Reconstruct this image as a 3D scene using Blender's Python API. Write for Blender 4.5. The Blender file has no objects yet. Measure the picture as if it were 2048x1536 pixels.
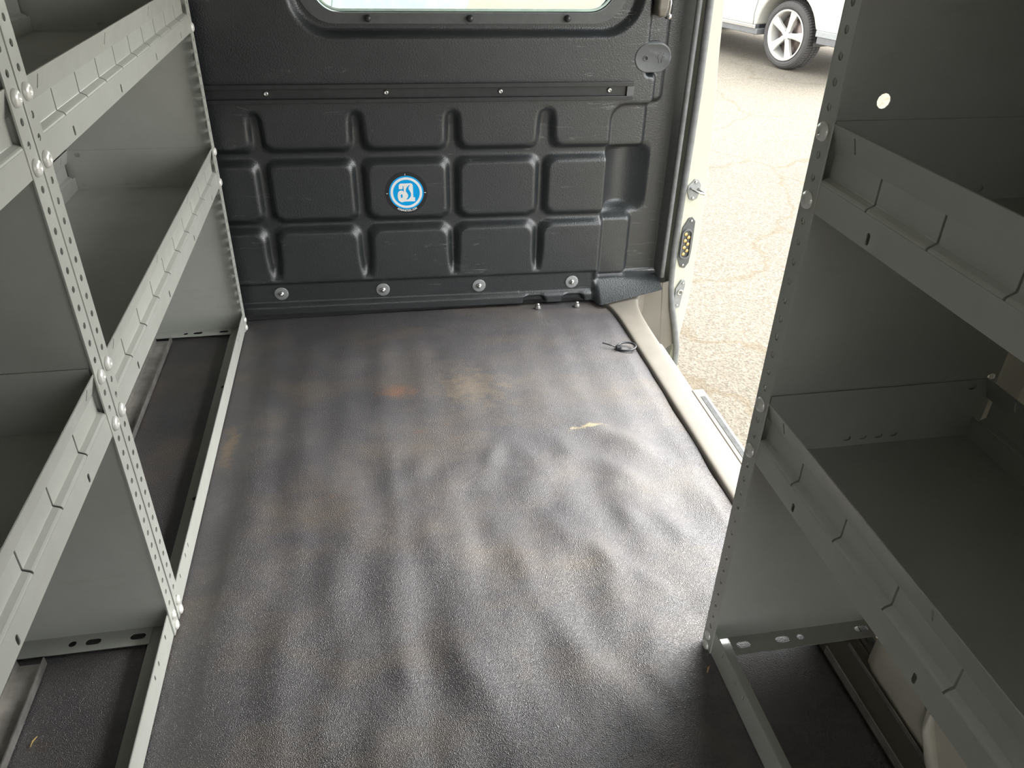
import bpy, math, random
import numpy as np
from mathutils import Vector, Matrix, noise
from mathutils.geometry import tessellate_polygon

S = 1.065                      # metres per layout unit (camera height above the cargo floor)
PI = math.pi
random.seed(7)
sc = bpy.context.scene
COL = sc.collection

# ------------------------------------------------------------------ helpers
class MB:
    """collects geometry in layout units and links it as one mesh object"""
    mirror = False
    def __init__(self): self.v = []; self.f = []; self.sm = []
    def add(self, vs, fs, smooth=False):
        o = len(self.v); self.v += [tuple(p) for p in vs]
        for f in fs: self.f.append(tuple(i + o for i in f)); self.sm.append(smooth)
    def box(self, x0, x1, y0, y1, z0, z1):
        vs = [(x, y, z) for x in (x0, x1) for y in (y0, y1) for z in (z0, z1)]
        self.add(vs, [(0, 1, 3, 2), (4, 6, 7, 5), (0, 4, 5, 1), (2, 3, 7, 6), (0, 2, 6, 4), (1, 5, 7, 3)])
    def plate(self, outer, holes, M, t):
        """2D outline with holes, mapped by M(a,b,c) with c in 0..t as thickness"""
        loops = [outer] + list(holes)
        flat = [p for l in loops for p in l]
        tris = tessellate_polygon([[Vector((a, b, 0)) for a, b in l] for l in loops])
        n = len(flat)
        vs = [M(a, b, 0) for a, b in flat] + [M(a, b, t) for a, b in flat]
        fs = []
        for a, b, c in tris: fs.append((a, b, c)); fs.append((c + n, b + n, a + n))
        o = 0
        for l in loops:
            k = len(l)
            for i in range(k):
                j = (i + 1) % k
                fs.append((o + i, o + j, o + j + n, o + i + n))
            o += k
        self.add(vs, fs)
    def lathe(self, prof, seg, M, smooth=True, cap=True):
        """prof: (radius, height) list, M(x,y,h) maps to 3D"""
        vs = []
        for r, h in prof:
            for i in range(seg):
                a = 2 * PI * i / seg
                vs.append(M(r * math.cos(a), r * math.sin(a), h))
        fs = []
        for k in range(len(prof) - 1):
            for i in range(seg):
                j = (i + 1) % seg
                fs.append((k * seg + i, k * seg + j, (k + 1) * seg + j, (k + 1) * seg + i))
        if cap:
            fs.append(tuple(range(seg))); fs.append(tuple((len(prof) - 1) * seg + i for i in range(seg)))
        self.add(vs, fs, smooth)
    def tube(self, pts, r, seg=10, closed=False, smooth=True):
        P = [Vector(p) for p in pts]; n = len(P); vs = []; up = Vector((0, 0, 1))
        for i in range(n):
            a = P[i - 1] if (i > 0 or closed) else P[i]
            b = P[(i + 1) % n] if (i < n - 1 or closed) else P[i]
            t = (b - a).normalized()
            if abs(t.dot(up)) > .95: up = Vector((1, 0, 0)) if abs(t.x) < .9 else Vector((0, 1, 0))
            s = t.cross(up).normalized(); w = s.cross(t)
            rr = r[i] if isinstance(r, (list, tuple)) else r
            for k in range(seg):
                an = 2 * PI * k / seg
                vs.append(P[i] + s * (rr * math.cos(an)) + w * (rr * math.sin(an)))
        fs = []
        for i in range(n if closed else n - 1):
            i2 = (i + 1) % n
            for k in range(seg):
                k2 = (k + 1) % seg
                fs.append((i * seg + k, i * seg + k2, i2 * seg + k2, i2 * seg + k))
        if not closed:
            fs.append(tuple(range(seg))); fs.append(tuple((n - 1) * seg + k for k in range(seg)))
        self.add(vs, fs, smooth)
    def loft(self, rings, closed_ring=True, smooth=False, caps=True):
        k = len(rings[0]); vs = [p for r in rings for p in r]; fs = []
        for i in range(len(rings) - 1):
            for j in range(k if closed_ring else k - 1):
                j2 = (j + 1) % k
                fs.append((i * k + j, i * k + j2, (i + 1) * k + j2, (i + 1) * k + j))
        if caps and closed_ring:
            fs.append(tuple(range(k))); fs.append(tuple((len(rings) - 1) * k + j for j in range(k)))
        self.add(vs, fs, smooth)
    def build(self, name, mat, parent=None, bevel=0, solid=0, norm=True):
        me = bpy.data.meshes.new(name)
        me.from_pydata([((-x if MB.mirror else x) * S, y * S, z * S) for x, y, z in self.v], [], self.f)
        me.polygons.foreach_set('use_smooth', self.sm)
        me.validate(); me.update()
        if norm:
            import bmesh
            bm = bmesh.new(); bm.from_mesh(me); bmesh.ops.recalc_face_normals(bm, faces=bm.faces); bm.to_mesh(me); bm.free()
        me.materials.append(mat)
        o = bpy.data.objects.new(name, me); COL.objects.link(o)
        if parent: o.parent = parent
        if solid:
            m = o.modifiers.new('sheet', 'SOLIDIFY'); m.thickness = solid * S; m.offset = -1
        if bevel:
            m = o.modifiers.new('bevel', 'BEVEL'); m.width = bevel * S; m.segments = 3; m.limit_method = 'ANGLE'; m.angle_limit = 0.6
            m.harden_normals = False
        return o

def empty(name, loc, rz=0):
    o = bpy.data.objects.new(name, None); COL.objects.link(o)
    o.location = [c * S for c in loc]; o.rotation_euler = (0, 0, rz); o.empty_display_size = .05
    return o
def tag(o, label=None, cat=None, group=None, kind=None):
    if label: o['label'] = label
    if cat: o['category'] = cat
    if group: o['group'] = group
    if kind: o['kind'] = kind
    return o
def dup(o, parent, loc=None):
    c = o.copy(); COL.objects.link(c); c.parent = parent
    if loc is not None: c.location = [k * S for k in loc]
    for ch in list(o.children): dup(ch, c)
    return c
def circ(cx, cy, rx, ry=None, n=12):
    ry = ry or rx
    return [(cx + rx * math.cos(2 * PI * i / n), cy + ry * math.sin(2 * PI * i / n)) for i in range(n)]
def slot(cx, cy, hx, hy, n=5):
    """rounded slot, half lengths hx, hy"""
    r = min(hx, hy); pts = []
    for q, (sx, sy) in enumerate(((1, 1), (-1, 1), (-1, -1), (1, -1))):
        for i in range(n):
            a = q * PI / 2 + (PI / 2) * i / (n - 1)
            pts.append((cx + sx * (hx - r) + r * math.cos(a), cy + sy * (hy - r) + r * math.sin(a)))
    return pts
def rrect(x0, x1, z0, z1, r, n=10):
    pts = []
    for q, (cx, cz) in enumerate(((x1 - r, z1 - r), (x0 + r, z1 - r), (x0 + r, z0 + r), (x1 - r, z0 + r))):
        for i in range(n):
            a = q * PI / 2 + (PI / 2) * i / (n - 1)
            pts.append((cx + r * math.cos(a), cz + r * math.sin(a)))
    return pts

# ------------------------------------------------------------------ materials
class NT:
    def __init__(self, name):
        self.m = bpy.data.materials.new(name); self.m.use_nodes = True
        self.t = self.m.node_tree; self.b = self.t.nodes['Principled BSDF']
    def n(self, typ, **kw):
        nd = self.t.nodes.new(typ)
        for k, v in kw.items():
            if k.startswith('i_'): nd.inputs[k[2:].replace('_', ' ')].default_value = v
            else: setattr(nd, k, v)
        return nd
    def l(self, a, b): self.t.links.new(a, b)
    def coord(self, scale=(1, 1, 1)):
        tc = self.n('ShaderNodeTexCoord'); mp = self.n('ShaderNodeMapping'); mp.inputs['Scale'].default_value = scale
        self.l(tc.outputs['Object'], mp.inputs['Vector']); return mp.outputs['Vector']
    def noise(self, vec, scale, detail=4, rough=.6):
        nd = self.n('ShaderNodeTexNoise'); nd.inputs['Scale'].default_value = scale
        nd.inputs['Detail'].default_value = detail; nd.inputs['Roughness'].default_value = rough
        self.l(vec, nd.inputs['Vector']); return nd.outputs['Fac']
    def ramp(self, fac, stops):
        r = self.n('ShaderNodeValToRGB'); e = r.color_ramp.elements
        while len(e) < len(stops): e.new(.5)
        for k, (p, c) in zip(e, stops): k.position = p; k.color = (*c, 1) if len(c) == 3 else c
        self.l(fac, r.inputs['Fac']); return r.outputs['Color']
    def mix(self, fac, a, b):
        mx = self.n('ShaderNodeMix', data_type='RGBA')
        for s, v in ((mx.inputs['Factor'], fac), (mx.inputs['A'], a), (mx.inputs['B'], b)):
            if hasattr(v, 'links'): self.l(v, s)
            elif isinstance(v, (int, float)): s.default_value = v
            else: s.default_value = (*v, 1)
        return mx.outputs['Result']
    def bump(self, h, strength, dist, prev=None):
        b = self.n('ShaderNodeBump'); b.inputs['Strength'].default_value = strength; b.inputs['Distance'].default_value = dist
        self.l(h, b.inputs['Height'])
        if prev is not None: self.l(prev, b.inputs['Normal'])
        return b.outputs['Normal']
    def math(self, op, a, b=0.0):
        m = self.n('ShaderNodeMath', operation=op)
        for s, v in ((m.inputs[0], a), (m.inputs[1], b)):
            if hasattr(v, 'links'): self.l(v, s)
            else: s.default_value = v
        return m.outputs[0]
    def color(self, c):
        if hasattr(c, 'links'): self.l(c, self.b.inputs['Base Color'])
        else: self.b.inputs['Base Color'].default_value = (*c, 1)
        return self
    def rough(self, r):
        if hasattr(r, 'links'): self.l(r, self.b.inputs['Roughness'])
        else: self.b.inputs['Roughness'].default_value = r
        return self
    def normal(self, n): self.l(n, self.b.inputs['Normal']); return self
    def metal(self, v): self.b.inputs['Metallic'].default_value = v; return self
    def spec(self, v): self.b.inputs['Specular IOR Level'].default_value = v; return self

def simple(name, c, rough=.5, metal=0, spec=.5, var=.12, scale=14):
    t = NT(name); v = t.coord(); f = t.noise(v, scale, 5)
    t.color(t.ramp(f, [(.3, [k * (1 - var) for k in c]), (.7, [min(1, k * (1 + var)) for k in c])]))
    return t.rough(rough).metal(metal).spec(spec)

M = {}
# light grey shelving enamel with handling dirt and pale scuffs
t = NT('shelf_enamel'); v = t.coord()
base = t.ramp(t.noise(v, 9, 6, .65), [(.3, (.47, .48, .44)), (.7, (.53, .54, .50))])
scuff = t.ramp(t.noise(t.coord((30, 140, 60)), 1.5, 6, .75), [(.64, (0, 0, 0)), (.70, (1, 1, 1))])
dirt = t.ramp(t.noise(t.coord((6, 3, 40)), 1.0, 5, .7), [(.62, (0, 0, 0)), (.75, (1, 1, 1))])
c1 = t.mix(t.math('MULTIPLY', scuff, .35), base, (.70, .71, .66)); c2 = t.mix(t.math('MULTIPLY', dirt, .22), c1, (.28, .24, .17))
t.color(c2).rough(t.ramp(t.noise(v, 25, 4), [(.3, (.30,) * 3), (.7, (.42,) * 3)])).spec(.5)
t.normal(t.bump(t.noise(v, 600, 2), .05, .001)); M['enamel'] = t.m
M['galv'] = simple('galvanised_steel', (.52, .50, .47), .36, .7, .5, .35, 20).m
M['zinc'] = simple('zinc_bolt', (.85, .85, .81), .3, .2, .6, .05, 60).m
M['steel'] = simple('bright_steel', (.62, .62, .60), .25, .9, .5, .05, 60).m
M['washer'] = simple('washer_grey', (.30, .31, .31), .45, .3, .5, .15, 80).m
M['rubber_seal'] = simple('seal_rubber', (.15, .155, .155), .55, 0, .4, .2, 40).m
M['black'] = simple('black_metal', (.03, .032, .034), .32, 0, .5, .2, 60).m
M['dark_grey'] = simple('dark_grey_plastic', (.10, .105, .105), .5, 0, .5, .12, 60).m
M['pod'] = simple('pod_plastic', (.075, .08, .082), .42, 0, .5, .08, 90).m
M['roof'] = simple('roof_liner', (.52, .52, .50), .8, 0, .3, .08, 20).m
M['cream'] = simple('cream_white_body_paint', (.56, .565, .465), .25, 0, .5, .03, 5).m
M['offwhite'] = simple('bare_body_paint', (.62, .59, .50), .35, 0, .5, .06, 7).m
M['well'] = simple('wheel_arch_paint', (.74, .70, .60), .4, 0, .5, .08, 9).m
M['gold'] = simple('brass_contact', (.80, .60, .25), .3, .8, .5, .05, 60).m
M['tie'] = simple('black_nylon', (.025, .026, .03), .35, 0, .5, .1, 60).m
M['straw'] = simple('splinter_wood', (.55, .38, .16), .7, 0, .3, .2, 60).m
M['steel_floor'] = simple('painted_floor_steel', (.10, .10, .10), .6).m

# black moulded liner: pebble grain, worn pale scratches
t = NT('black_liner'); v = t.coord()
iso = t.math('ABSOLUTE', t.math('SUBTRACT', t.noise(t.coord((1.6, 1.6, 15)), 1.0, 4, .62), .5)); sc1 = t.ramp(iso, [(.0015, (1, 1, 1)), (.0045, (0, 0, 0))])
msk = t.ramp(t.noise(v, 7, 5, .7), [(.52, (0, 0, 0)), (.64, (1, 1, 1))])
dust = t.ramp(t.noise(v, 3, 5, .7), [(.35, (.017, .0205, .0225)), (.75, (.029, .033, .035))])
t.color(t.mix(t.math('MULTIPLY', t.math('MULTIPLY', sc1, msk), .5), dust, (.30, .31, .30)))
t.rough(t.ramp(t.noise(v, 30, 4), [(.3, (.29,) * 3), (.7, (.38,) * 3)])).spec(.85)
t.normal(t.bump(t.noise(v, 330, 2, .5), .55, .0013)); M['liner'] = t.m

# rubber floor mat: pebbled, dusty, rust and mud stains
t = NT('rubber_mat'); v = t.coord()
col = t.ramp(t.noise(v, 2.6, 6, .68), [(.32, (.044, .042, .047)), (.52, (.070, .066, .070)), (.72, (.125, .113, .102))])
mud = t.ramp(t.noise(t.coord((3.2, 5.5, 1)), 1.0, 5, .7), [(.48, (0, 0, 0)), (.70, (1, 1, 1))])
rust = t.ramp(t.noise(t.coord((2.1, 3.1, 1)), 1.7, 4, .6), [(.66, (0, 0, 0)), (.76, (1, 1, 1))])
col = t.mix(t.math('MULTIPLY', mud, .5), col, (.16, .125, .085)); col = t.mix(t.math('MULTIPLY', rust, .45), col, (.20, .085, .035))
# two known stains: a rust blotch and a pale dried smear
def blotch(cx, cy, rx, ry, lo, hi):
    tc = t.n('ShaderNodeTexCoord'); mp = t.n('ShaderNodeMapping')
    mp.inputs['Location'].default_value = (-cx * S / (rx * S), -cy * S / (ry * S), 0); mp.inputs['Scale'].default_value = (1 / (rx * S), 1 / (ry * S), 0)
    t.l(tc.outputs['Object'], mp.inputs['Vector'])
    ln = t.n('ShaderNodeVectorMath', operation='LENGTH'); t.l(mp.outputs['Vector'], ln.inputs[0])
    d = t.math('ADD', ln.outputs['Value'], t.math('MULTIPLY', t.math('SUBTRACT', t.noise(t.coord((14, 22, 1)), 2, 6, .78), .5), 4.2))
    return t.ramp(d, [(lo, (1, 1, 1)), (hi, (0, 0, 0))])
col = t.mix(t.math('MULTIPLY', blotch(.02, 1.555, .05, .035, .1, 1.1), .5), col, (.26, .11, .045))
col = t.mix(t.math('MULTIPLY', blotch(.19, 1.55, .10, .10, .1, 1.3), .5), col, (.22, .165, .10))
col = t.mix(t.math('MULTIPLY', blotch(.425, 1.352, .06, .011, .1, .7), .6), col, (.50, .40, .20))
col = t.mix(t.math('MULTIPLY', blotch(-.335, 1.40, .02, .09, .2, .9), .7), col, (.20, .14, .08))
vo = t.n('ShaderNodeTexVoronoi', feature='SMOOTH_F1'); vo.inputs['Scale'].default_value = 620; vo.inputs['Smoothness'].default_value = .3
t.l(v, vo.inputs['Vector'])
t.color(col).rough(t.ramp(t.noise(v, 5, 5, .7), [(.3, (.30,) * 3), (.75, (.46,) * 3)])).spec(1.0)
n1 = t.bump(vo.outputs['Distance'], .9, .0013); n2 = t.bump(t.noise(v, 760, 1, .5), .7, .0011, n1); t.normal(n2); M['mat'] = t.m

# beige scuffed sill plastic
t = NT('beige_sill_plastic'); v = t.coord()
sc1 = t.ramp(t.noise(t.coord((20, 6, 20)), 3.0, 8, .8), [(.60, (0, 0, 0)), (.72, (1, 1, 1))])
t.color(t.mix(t.math('MULTIPLY', sc1, .4), t.ramp(t.noise(v, 12, 5), [(.3, (.148, .135, .113)), (.7, (.174, .159, .135))]), (.085, .075, .062))).rough(.5)
t.normal(t.bump(t.noise(v, 500, 2), .12, .001)); M['beige'] = t.m

# weathered asphalt with exposed aggregate and cracks
t = NT('asphalt'); v = t.coord()
vo = t.n('ShaderNodeTexVoronoi', feature='F1'); vo.inputs['Scale'].default_value = 115; t.l(v, vo.inputs['Vector'])
stone = t.ramp(vo.outputs['Color'], [(.2, (.088, .078, .064)), (.5, (.136, .122, .101)), (.8, (.185, .170, .145))])
fine = t.mix(.4, stone, t.ramp(t.noise(v, 140, 3, .7), [(.35, (.075, .066, .053)), (.65, (.172, .154, .127))]))
lrg = t.ramp(t.noise(v, .35, 5, .6), [(.3, (.86, .84, .82)), (.7, (1.06, 1.03, .98))])
mul = t.n('ShaderNodeMix', data_type='RGBA', blend_type='MULTIPLY'); mul.inputs['Factor'].default_value = 1
t.l(fine, mul.inputs['A']); t.l(lrg, mul.inputs['B'])
wv = t.n('ShaderNodeVectorMath', operation='ADD'); nz = t.n('ShaderNodeTexNoise'); nz.inputs['Scale'].default_value = 2.2; nz.inputs['Detail'].default_value = 6
t.l(v, nz.inputs['Vector']); sclv = t.n('ShaderNodeVectorMath', operation='SCALE'); sclv.inputs['Scale'].default_value = .45
t.l(nz.outputs['Color'], sclv.inputs[0]); t.l(v, wv.inputs[0]); t.l(sclv.outputs[0], wv.inputs[1])
ck = t.n('ShaderNodeTexVoronoi', feature='DISTANCE_TO_EDGE'); ck.inputs['Scale'].default_value = .55; t.l(wv.outputs[0], ck.inputs['Vector'])
crack = t.ramp(ck.outputs['Distance'], [(.003, (1, 1, 1)), (.009, (0, 0, 0))])
t.color(t.mix(t.math('MULTIPLY', crack, .4), mul.outputs['Result'], (.085, .062, .034))).rough(.9).spec(.2)
t.normal(t.bump(vo.outputs['Distance'], .6, .004)); M['asphalt'] = t.m

# car and sticker
M['tyre'] = simple('tyre_rubber', (.06, .057, .055), .75, 0, .3, .15, 50).m
M['alloy'] = simple('alloy_rim', (.62, .61, .57), .3, .35, .5, .04, 10).m
M['alloy_in'] = simple('alloy_barrel', (.45, .41, .35), .4, .4, .5, .1, 10).m
M['carpaint'] = simple('white_car_paint', (.47, .465, .41), .2, 0, .5, .02, 3).m
M['mintpaint'] = simple('pale_mint_paint', (.36, .45, .42), .25, 0, .5, .10, 9).m
M['chrome'] = simple('chrome_trim', (.75, .76, .78), .15, .9, .5, .03, 10).m
M['valance'] = simple('grey_valance', (.13, .13, .13), .6, 0, .4, .1, 10).m
M['brake'] = simple('brake_disc', (.16, .13, .12), .4, .7, .5, .2, 30).m
M['carglass'] = simple('tinted_car_glass', (.03, .035, .04), .08, 0, .6, .05, 3).m
M['blue'] = simple('sticker_blue', (.0, .40, .90), .6, 0, .2, .02, 5).m
M['white'] = simple('sticker_white', (.93, .94, .93), .6, 0, .2, .02, 5).m
M['sticker_edge'] = simple('sticker_black', (.02, .02, .022), .3, 0, .5, .05, 5).m
t = NT('window_glass'); nt = t.t; out = nt.nodes['Material Output']
tr = t.n('ShaderNodeBsdfTransparent'); tr.inputs['Color'].default_value = (.92, .97, .945, 1)
gl = t.n('ShaderNodeBsdfGlossy'); gl.inputs['Roughness'].default_value = .04
fr = t.n('ShaderNodeFresnel'); fr.inputs['IOR'].default_value = 1.45
mx = t.n('ShaderNodeMixShader'); t.l(fr.outputs[0], mx.inputs[0]); t.l(tr.outputs[0], mx.inputs[1]); t.l(gl.outputs[0], mx.inputs[2])
t.l(mx.outputs[0], out.inputs['Surface']); M['glass'] = t.m
M['glass_edge'] = simple('ground_glass_edge', (.62, .78, .70), .2, 0, .6, .1, 30).m

# ------------------------------------------------------------------ camera
cam = bpy.data.cameras.new('camera'); co = bpy.data.objects.new('camera', cam); COL.objects.link(co)
R = [[0.98498849, -0.07496323, 0.15549336], [-0.17144676, -0.52968583, 0.83068582], [0.02009174, -0.8448748, -0.53458665]]
m4 = Matrix.Identity(4)
for i in range(3):
    m4[i][0] = R[i][0]; m4[i][1] = -R[i][1]; m4[i][2] = -R[i][2]
m4.translation = Vector((0, 0, S)); co.matrix_world = m4
cam.sensor_width = 36; cam.lens = 27.5947; cam.clip_start = .02; cam.clip_end = 200
sc.camera = co

# ------------------------------------------------------------------ van shell
def struct(o): o['kind'] = 'structure'; return o
ZG = -.525
b = MB(); b.box(-30, 40, -30, 60, ZG - .1, ZG); g = b.build('ground', M['asphalt']); struct(g)
b = MB(); b.box(-.75, .70, -.72, 2.055, -.035, -.012); struct(b.build('floor', M['steel_floor']))
b = MB(); b.box(-.80, .90, -.72, 3.0, 1.32, 1.36); struct(b.build('ceiling', M['roof']))
b = MB(); b.box(-.80, -.745, -.72, 1.999, -.035, 1.32); struct(b.build('wall_left', M['liner']))
b = MB(); b.box(.86, .90, -.72, .80, -.35, 1.32); b.box(.86, .90, .80, 1.95, 1.18, 1.32); b.box(.798, .87, .774, .82, -.02, 1.32)  # last box: pillar added to block door light leaking behind the right-hand shelves
struct(b.build('wall_right', M['offwhite']))
b = MB(); b.plate([(-.80, -.05), (.90, -.05), (.90, 1.36), (-.80, 1.36)], [rrect(.22, .80, .60, 1.22, .06), rrect(-.34, .44, -.01, .36, .02)], lambda a, c, q_: (a, -.72 - q_, c), .04); struct(b.build('wall_rear', M['dark_grey']))  # unseen wall; its window and low opening are added to let fill light in
# cab shell in front of the partition: low side walls, no dashboard in view
b = MB(); b.box(-.80, .90, 2.02, 3.0, -.25, -.2); b.box(-.80, -.76, 2.02, 3.0, -.2, .55); b.box(.86, .90, 2.02, 3.0, -.2, .55); b.box(-.80, .90, 2.96, 3.0, -.2, .45)
struct(b.build('wall_cab', M['dark_grey']))

# rubber mat with folds (height field)
ridges = [  # x, y centre, half length, half width, height, slope dx/dy
    (-.005, 1.18, .16, .016, .0042, -.02), (.0, .76, .055, .018, .0065, -.05), (.105, .73, .075, .022, .0075, -.2),
    (.205, .97, .07, .020, .0050, -.1), (.115, 1.00, .10, .018, .0040, 0), (.505, 1.27, .10, .030, .0085, -.85),
    (.36, .95, .07, .016, .0060, -.5), (.40, .92, .06, .013, .0050, -.55), (.285, 1.25, .07, .020, .0055, -.35), (.37, 1.27, .06, .020, .0050, -.4),
    (.44, 1.20, .06, .020, .0045, -.6), (.20, 1.27, .06, .018, .0045, .3), (.05, 1.27, .05, .022, .0045, .2), (-.24, 1.02, .09, .022, .0035, 0),
    (-.12, .98, .10, .022, .0030, 0), (-.13, .70, .07, .020, .0045, 0), (-.30, .95, .18, .022, .0030, .02), (.23, .84, .06, .022, .0050, -.3),
    (.30, .70, .08, .024, .0045, -.35), (.21, .62, .08, .024, .0050, -.2), (.38, .68, .05, .016, .0045, -.5), (.05, .64, .06, .020, .0055, -.1),
    (.58, 1.12, .12, .028, .0060, -.5), (.50, 1.02, .07, .022, .0050, -.5), (.43, 1.05, .05, .018, .0045, -.3), (-.20, .80, .10, .02, .0028, 0),
    (-.05, .66, .05, .02, .0045, .1), (.30, 1.02, .06, .016, .0045, -.25)]
def mat_h(x, y):
    aisle = min(1, max(0, (x + .34) / .04))
    if x > .38: aisle *= 1 - min(1, max(0, (.80 - y) / .06)) * min(1, max(0, (x - .38) / .05))
    aisle *= min(1, max(0, (1.90 - y) / .12)) * min(1, max(0, (.63 - x) / .03))
    near = min(1, max(.22, (1.42 - y) / .18)); left = min(1, max(0, (.12 - x) / .3))
    h = 0
    for x0, y0, hl, hw, a, s in ridges:
        dy = y - y0
        if abs(dy) > 2.2 * hl: continue
        hw = hw * 1.3; dx = x - (x0 + s * dy)
        if abs(dx) > 4 * hw: continue
        h += 1.2 * a * math.exp(-(dx / hw) ** 2 - (dy / hl) ** 2)
    h += near * (1 - .45 * left) * (.0088 * noise.noise(Vector((x * 11.5, y * 6.5, 1.3))) + .0026 * noise.noise(Vector((x * 22, y * 14, 5.1))))
    h += near * left * .0052 * noise.noise(Vector((x * 12, y * 2.6, 8.3)))
    h += .0015 * math.cos(2 * PI * x / .088 + .6) * (.55 + noise.noise(Vector((x * 4, y * 3, 3.3))))
    return aisle * (h + .004) 
nx, ny = 220, 330
xs = np.linspace(-.742, .637, nx); ys = np.linspace(-.70, 1.972, ny)
b = MB(); vs = []
for y in ys:
    for k, x in enumerate(xs):
        e = 0
        if k >= nx - 2 and y > .8: e = .004 * noise.noise(Vector((0, y * 9, 2)))
        vs.append((x + e, y, mat_h(x, y) - .001))
fs = [(j * nx + i, j * nx + i + 1, (j + 1) * nx + i + 1, (j + 1) * nx + i) for j in range(ny - 1) for i in range(nx - 1)]
b.add(vs, fs, True)
# skirt down to the steel floor
rim = [(i) for i in range(nx)] + [j * nx + nx - 1 for j in range(1, ny)] + [(ny - 1) * nx + i for i in range(nx - 2, -1, -1)] + [j * nx for j in range(ny - 2, 0, -1)]
o0 = len(b.v)
for i in rim: b.v.append((vs[i][0], vs[i][1], -.0115))
for k in range(len(rim)):
    k2 = (k + 1) % len(rim); b.f.append((rim[k], rim[k2], o0 + k2, o0 + k)); b.sm.append(False)
tag(b.build('floor_mat', M['mat'], norm=True), 'black pebbled rubber floor mat, rippled and stained, covering the van floor', 'mat')

# ------------------------------------------------------------------ partition (wall_front): moulded black liner
YB = lambda u: 1.968 - .03 * u
def BP(u, z, h=0.): return (u, YB(u) - h, z)
def sbox(U, Z, u0, u1, z0, z1, r=0.0):
    qx = np.abs(U - (u0 + u1) / 2) - ((u1 - u0) / 2 - r); qz = np.abs(Z - (z0 + z1) / 2) - ((z1 - z0) / 2 - r)
    return np.hypot(np.maximum(qx, 0), np.maximum(qz, 0)) + np.minimum(np.maximum(qx, qz), 0) - r
def smin(a, b_, k):
    h = np.clip(.5 + .5 * (b_ - a) / k, 0, 1); return b_ * (1 - h) + a * h - k * h * (1 - h)
def step(d, w):   # 1 inside (d<0), 0 outside
    x = np.clip(.5 - d / (2 * w), 0, 1); return x * x * (3 - 2 * x)
def liner_h(U, Z):
    L1 = smin(smin(sbox(U, Z, -2, .684, .59, 2.2, .012), sbox(U, Z, -2, .709, .546, .617, .014), .012), sbox(U, Z, -2, .605, -1, .56, .0), .045)
    L2 = smin(smin(sbox(U, Z, -2, .738, .549, 2.2, .014), sbox(U, Z, -2, .703, .435, .62, .014), .01), sbox(U, Z, -2, .690, .074, .246, .014), .004)
    m1, m2 = step(L1, .007), step(L2, .008)
    base = -.052 + m2 * .026
    pk = sbox(U, Z, .600, .735, .262, .430, .03); mp = step(pk, .014)
    s_ = np.clip((U - .604) / .131, 0, 1)
    pocket = -.050 - .034 * np.sin(PI * np.clip(s_ * .95 + .05, 0, 1))
    base = base * (1 - mp) + pocket * mp
    ledge = sbox(U, Z, .58, .69, .246, .262, .0)
    h = base * (1 - m1)
    # grooves
    dd = None
    gs = [sbox(U, Z, -2, 2, .416, .4475), sbox(U, Z, -2, 2, .2425, .2695)]
    for u0, u1 in ((-.2845, -.2505), (-.0475, -.0135), (.185, .2195), (.4155, .4580)):
        c = (u0 + u1) / 2 + .0 * Z; w = (u1 - u0) / 2 * (1 - .16 * np.clip((Z - .45) / .09, 0, 1))
        gs.append(np.where(Z > .524, np.hypot(U - c, Z - .524) - w * .95, np.maximum(np.abs(U - c) - w, .44 - Z)))
    for u0, u1 in ((-.279, -.2505), (-.0465, -.016), (.1875, .216), (.418, .4435)):
        gs.append(sbox(U, Z, u0, u1, .25, .43))
    for u0, u1 in ((-.2815, -.2515), (-.0455, -.0145), (.1895, .2115), (.4165, .4375)):
        w = (u1 - u0) / 2 * (1 - .35 * np.clip((.17 - Z) / .06, 0, 1)); c = (u0 + u1) / 2
        gs.append(np.maximum(np.abs(U - c) - w, np.maximum(Z - .26, .108 - Z)))
    d = gs[0]
    for g_ in gs[1:]: d = smin(d, g_, .026)
    fade = np.clip((.553 - Z) / .05, 0, 1) ** .6 * np.clip((Z - .101) / .035, 0, 1)
    h = h - m1 * .0185 * step(d + .001, .0098) * fade
    # foot band with washers, rounded lip at the bottom
    band = step(Z - .0965, .0035) * step(U - .597, .01)
    h = h - band * .011
    lip = step(Z - .0345, .004) * step(U - .60, .02); h = h + lip * .012
    ln_ = .0144 + (U - .625) * .227; fl = step(Z - .072, .005) * step(.598 - U, .008)
    h = h * (1 - fl) + fl * (-.022 + .060 * np.clip((.075 - Z) / np.maximum(.075 - ln_, .01), 0, 1))
    for u0 in (.4245, .536): h = h - .020 * step(sbox(U, Z, u0 - .03, u0 + .03, -.1, .028, .015), .005)
    # window recess
    wr = sbox(U, Z, -.1505, .652, .710, 1.112, .085); h = h - .020 * step(wr, .010) * m1
    return h
us = np.arange(-.742, .784, .0037)
zs = np.concatenate([np.arange(.010, .80, .0037), np.arange(.80, 1.318, .012), [1.318]])
U, Z = np.meshgrid(us, zs); Hh = liner_h(U, Z)
cut = sbox(U, Z, -.112, .602, .746, 1.062, .064) < 0
b = MB(); n_u = len(us)
line_ = np.where(U > .600, .0144 + (U - .625) * .227, -1); dead = Z < line_ - .0037; Z2 = np.maximum(Z, line_)
vs = [BP(float(U[j, i]), float(Z2[j, i]), float(Hh[j, i])) for j in range(len(zs)) for i in range(n_u)]
fs = []
for j in range(len(zs) - 1):
    for i in range(n_u - 1):
        if dead[j, i] and dead[j, i + 1] and dead[j + 1, i] and dead[j + 1, i + 1]: continue
        if cut[j, i] and cut[j, i + 1] and cut[j + 1, i] and cut[j + 1, i + 1]: continue
        fs.append((j * n_u + i, j * n_u + i + 1, (j + 1) * n_u + i + 1, (j + 1) * n_u + i))
b.add(vs, fs, True)
wall_front = b.build('wall_front', M['liner'], norm=False); struct(wall_front)
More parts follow.
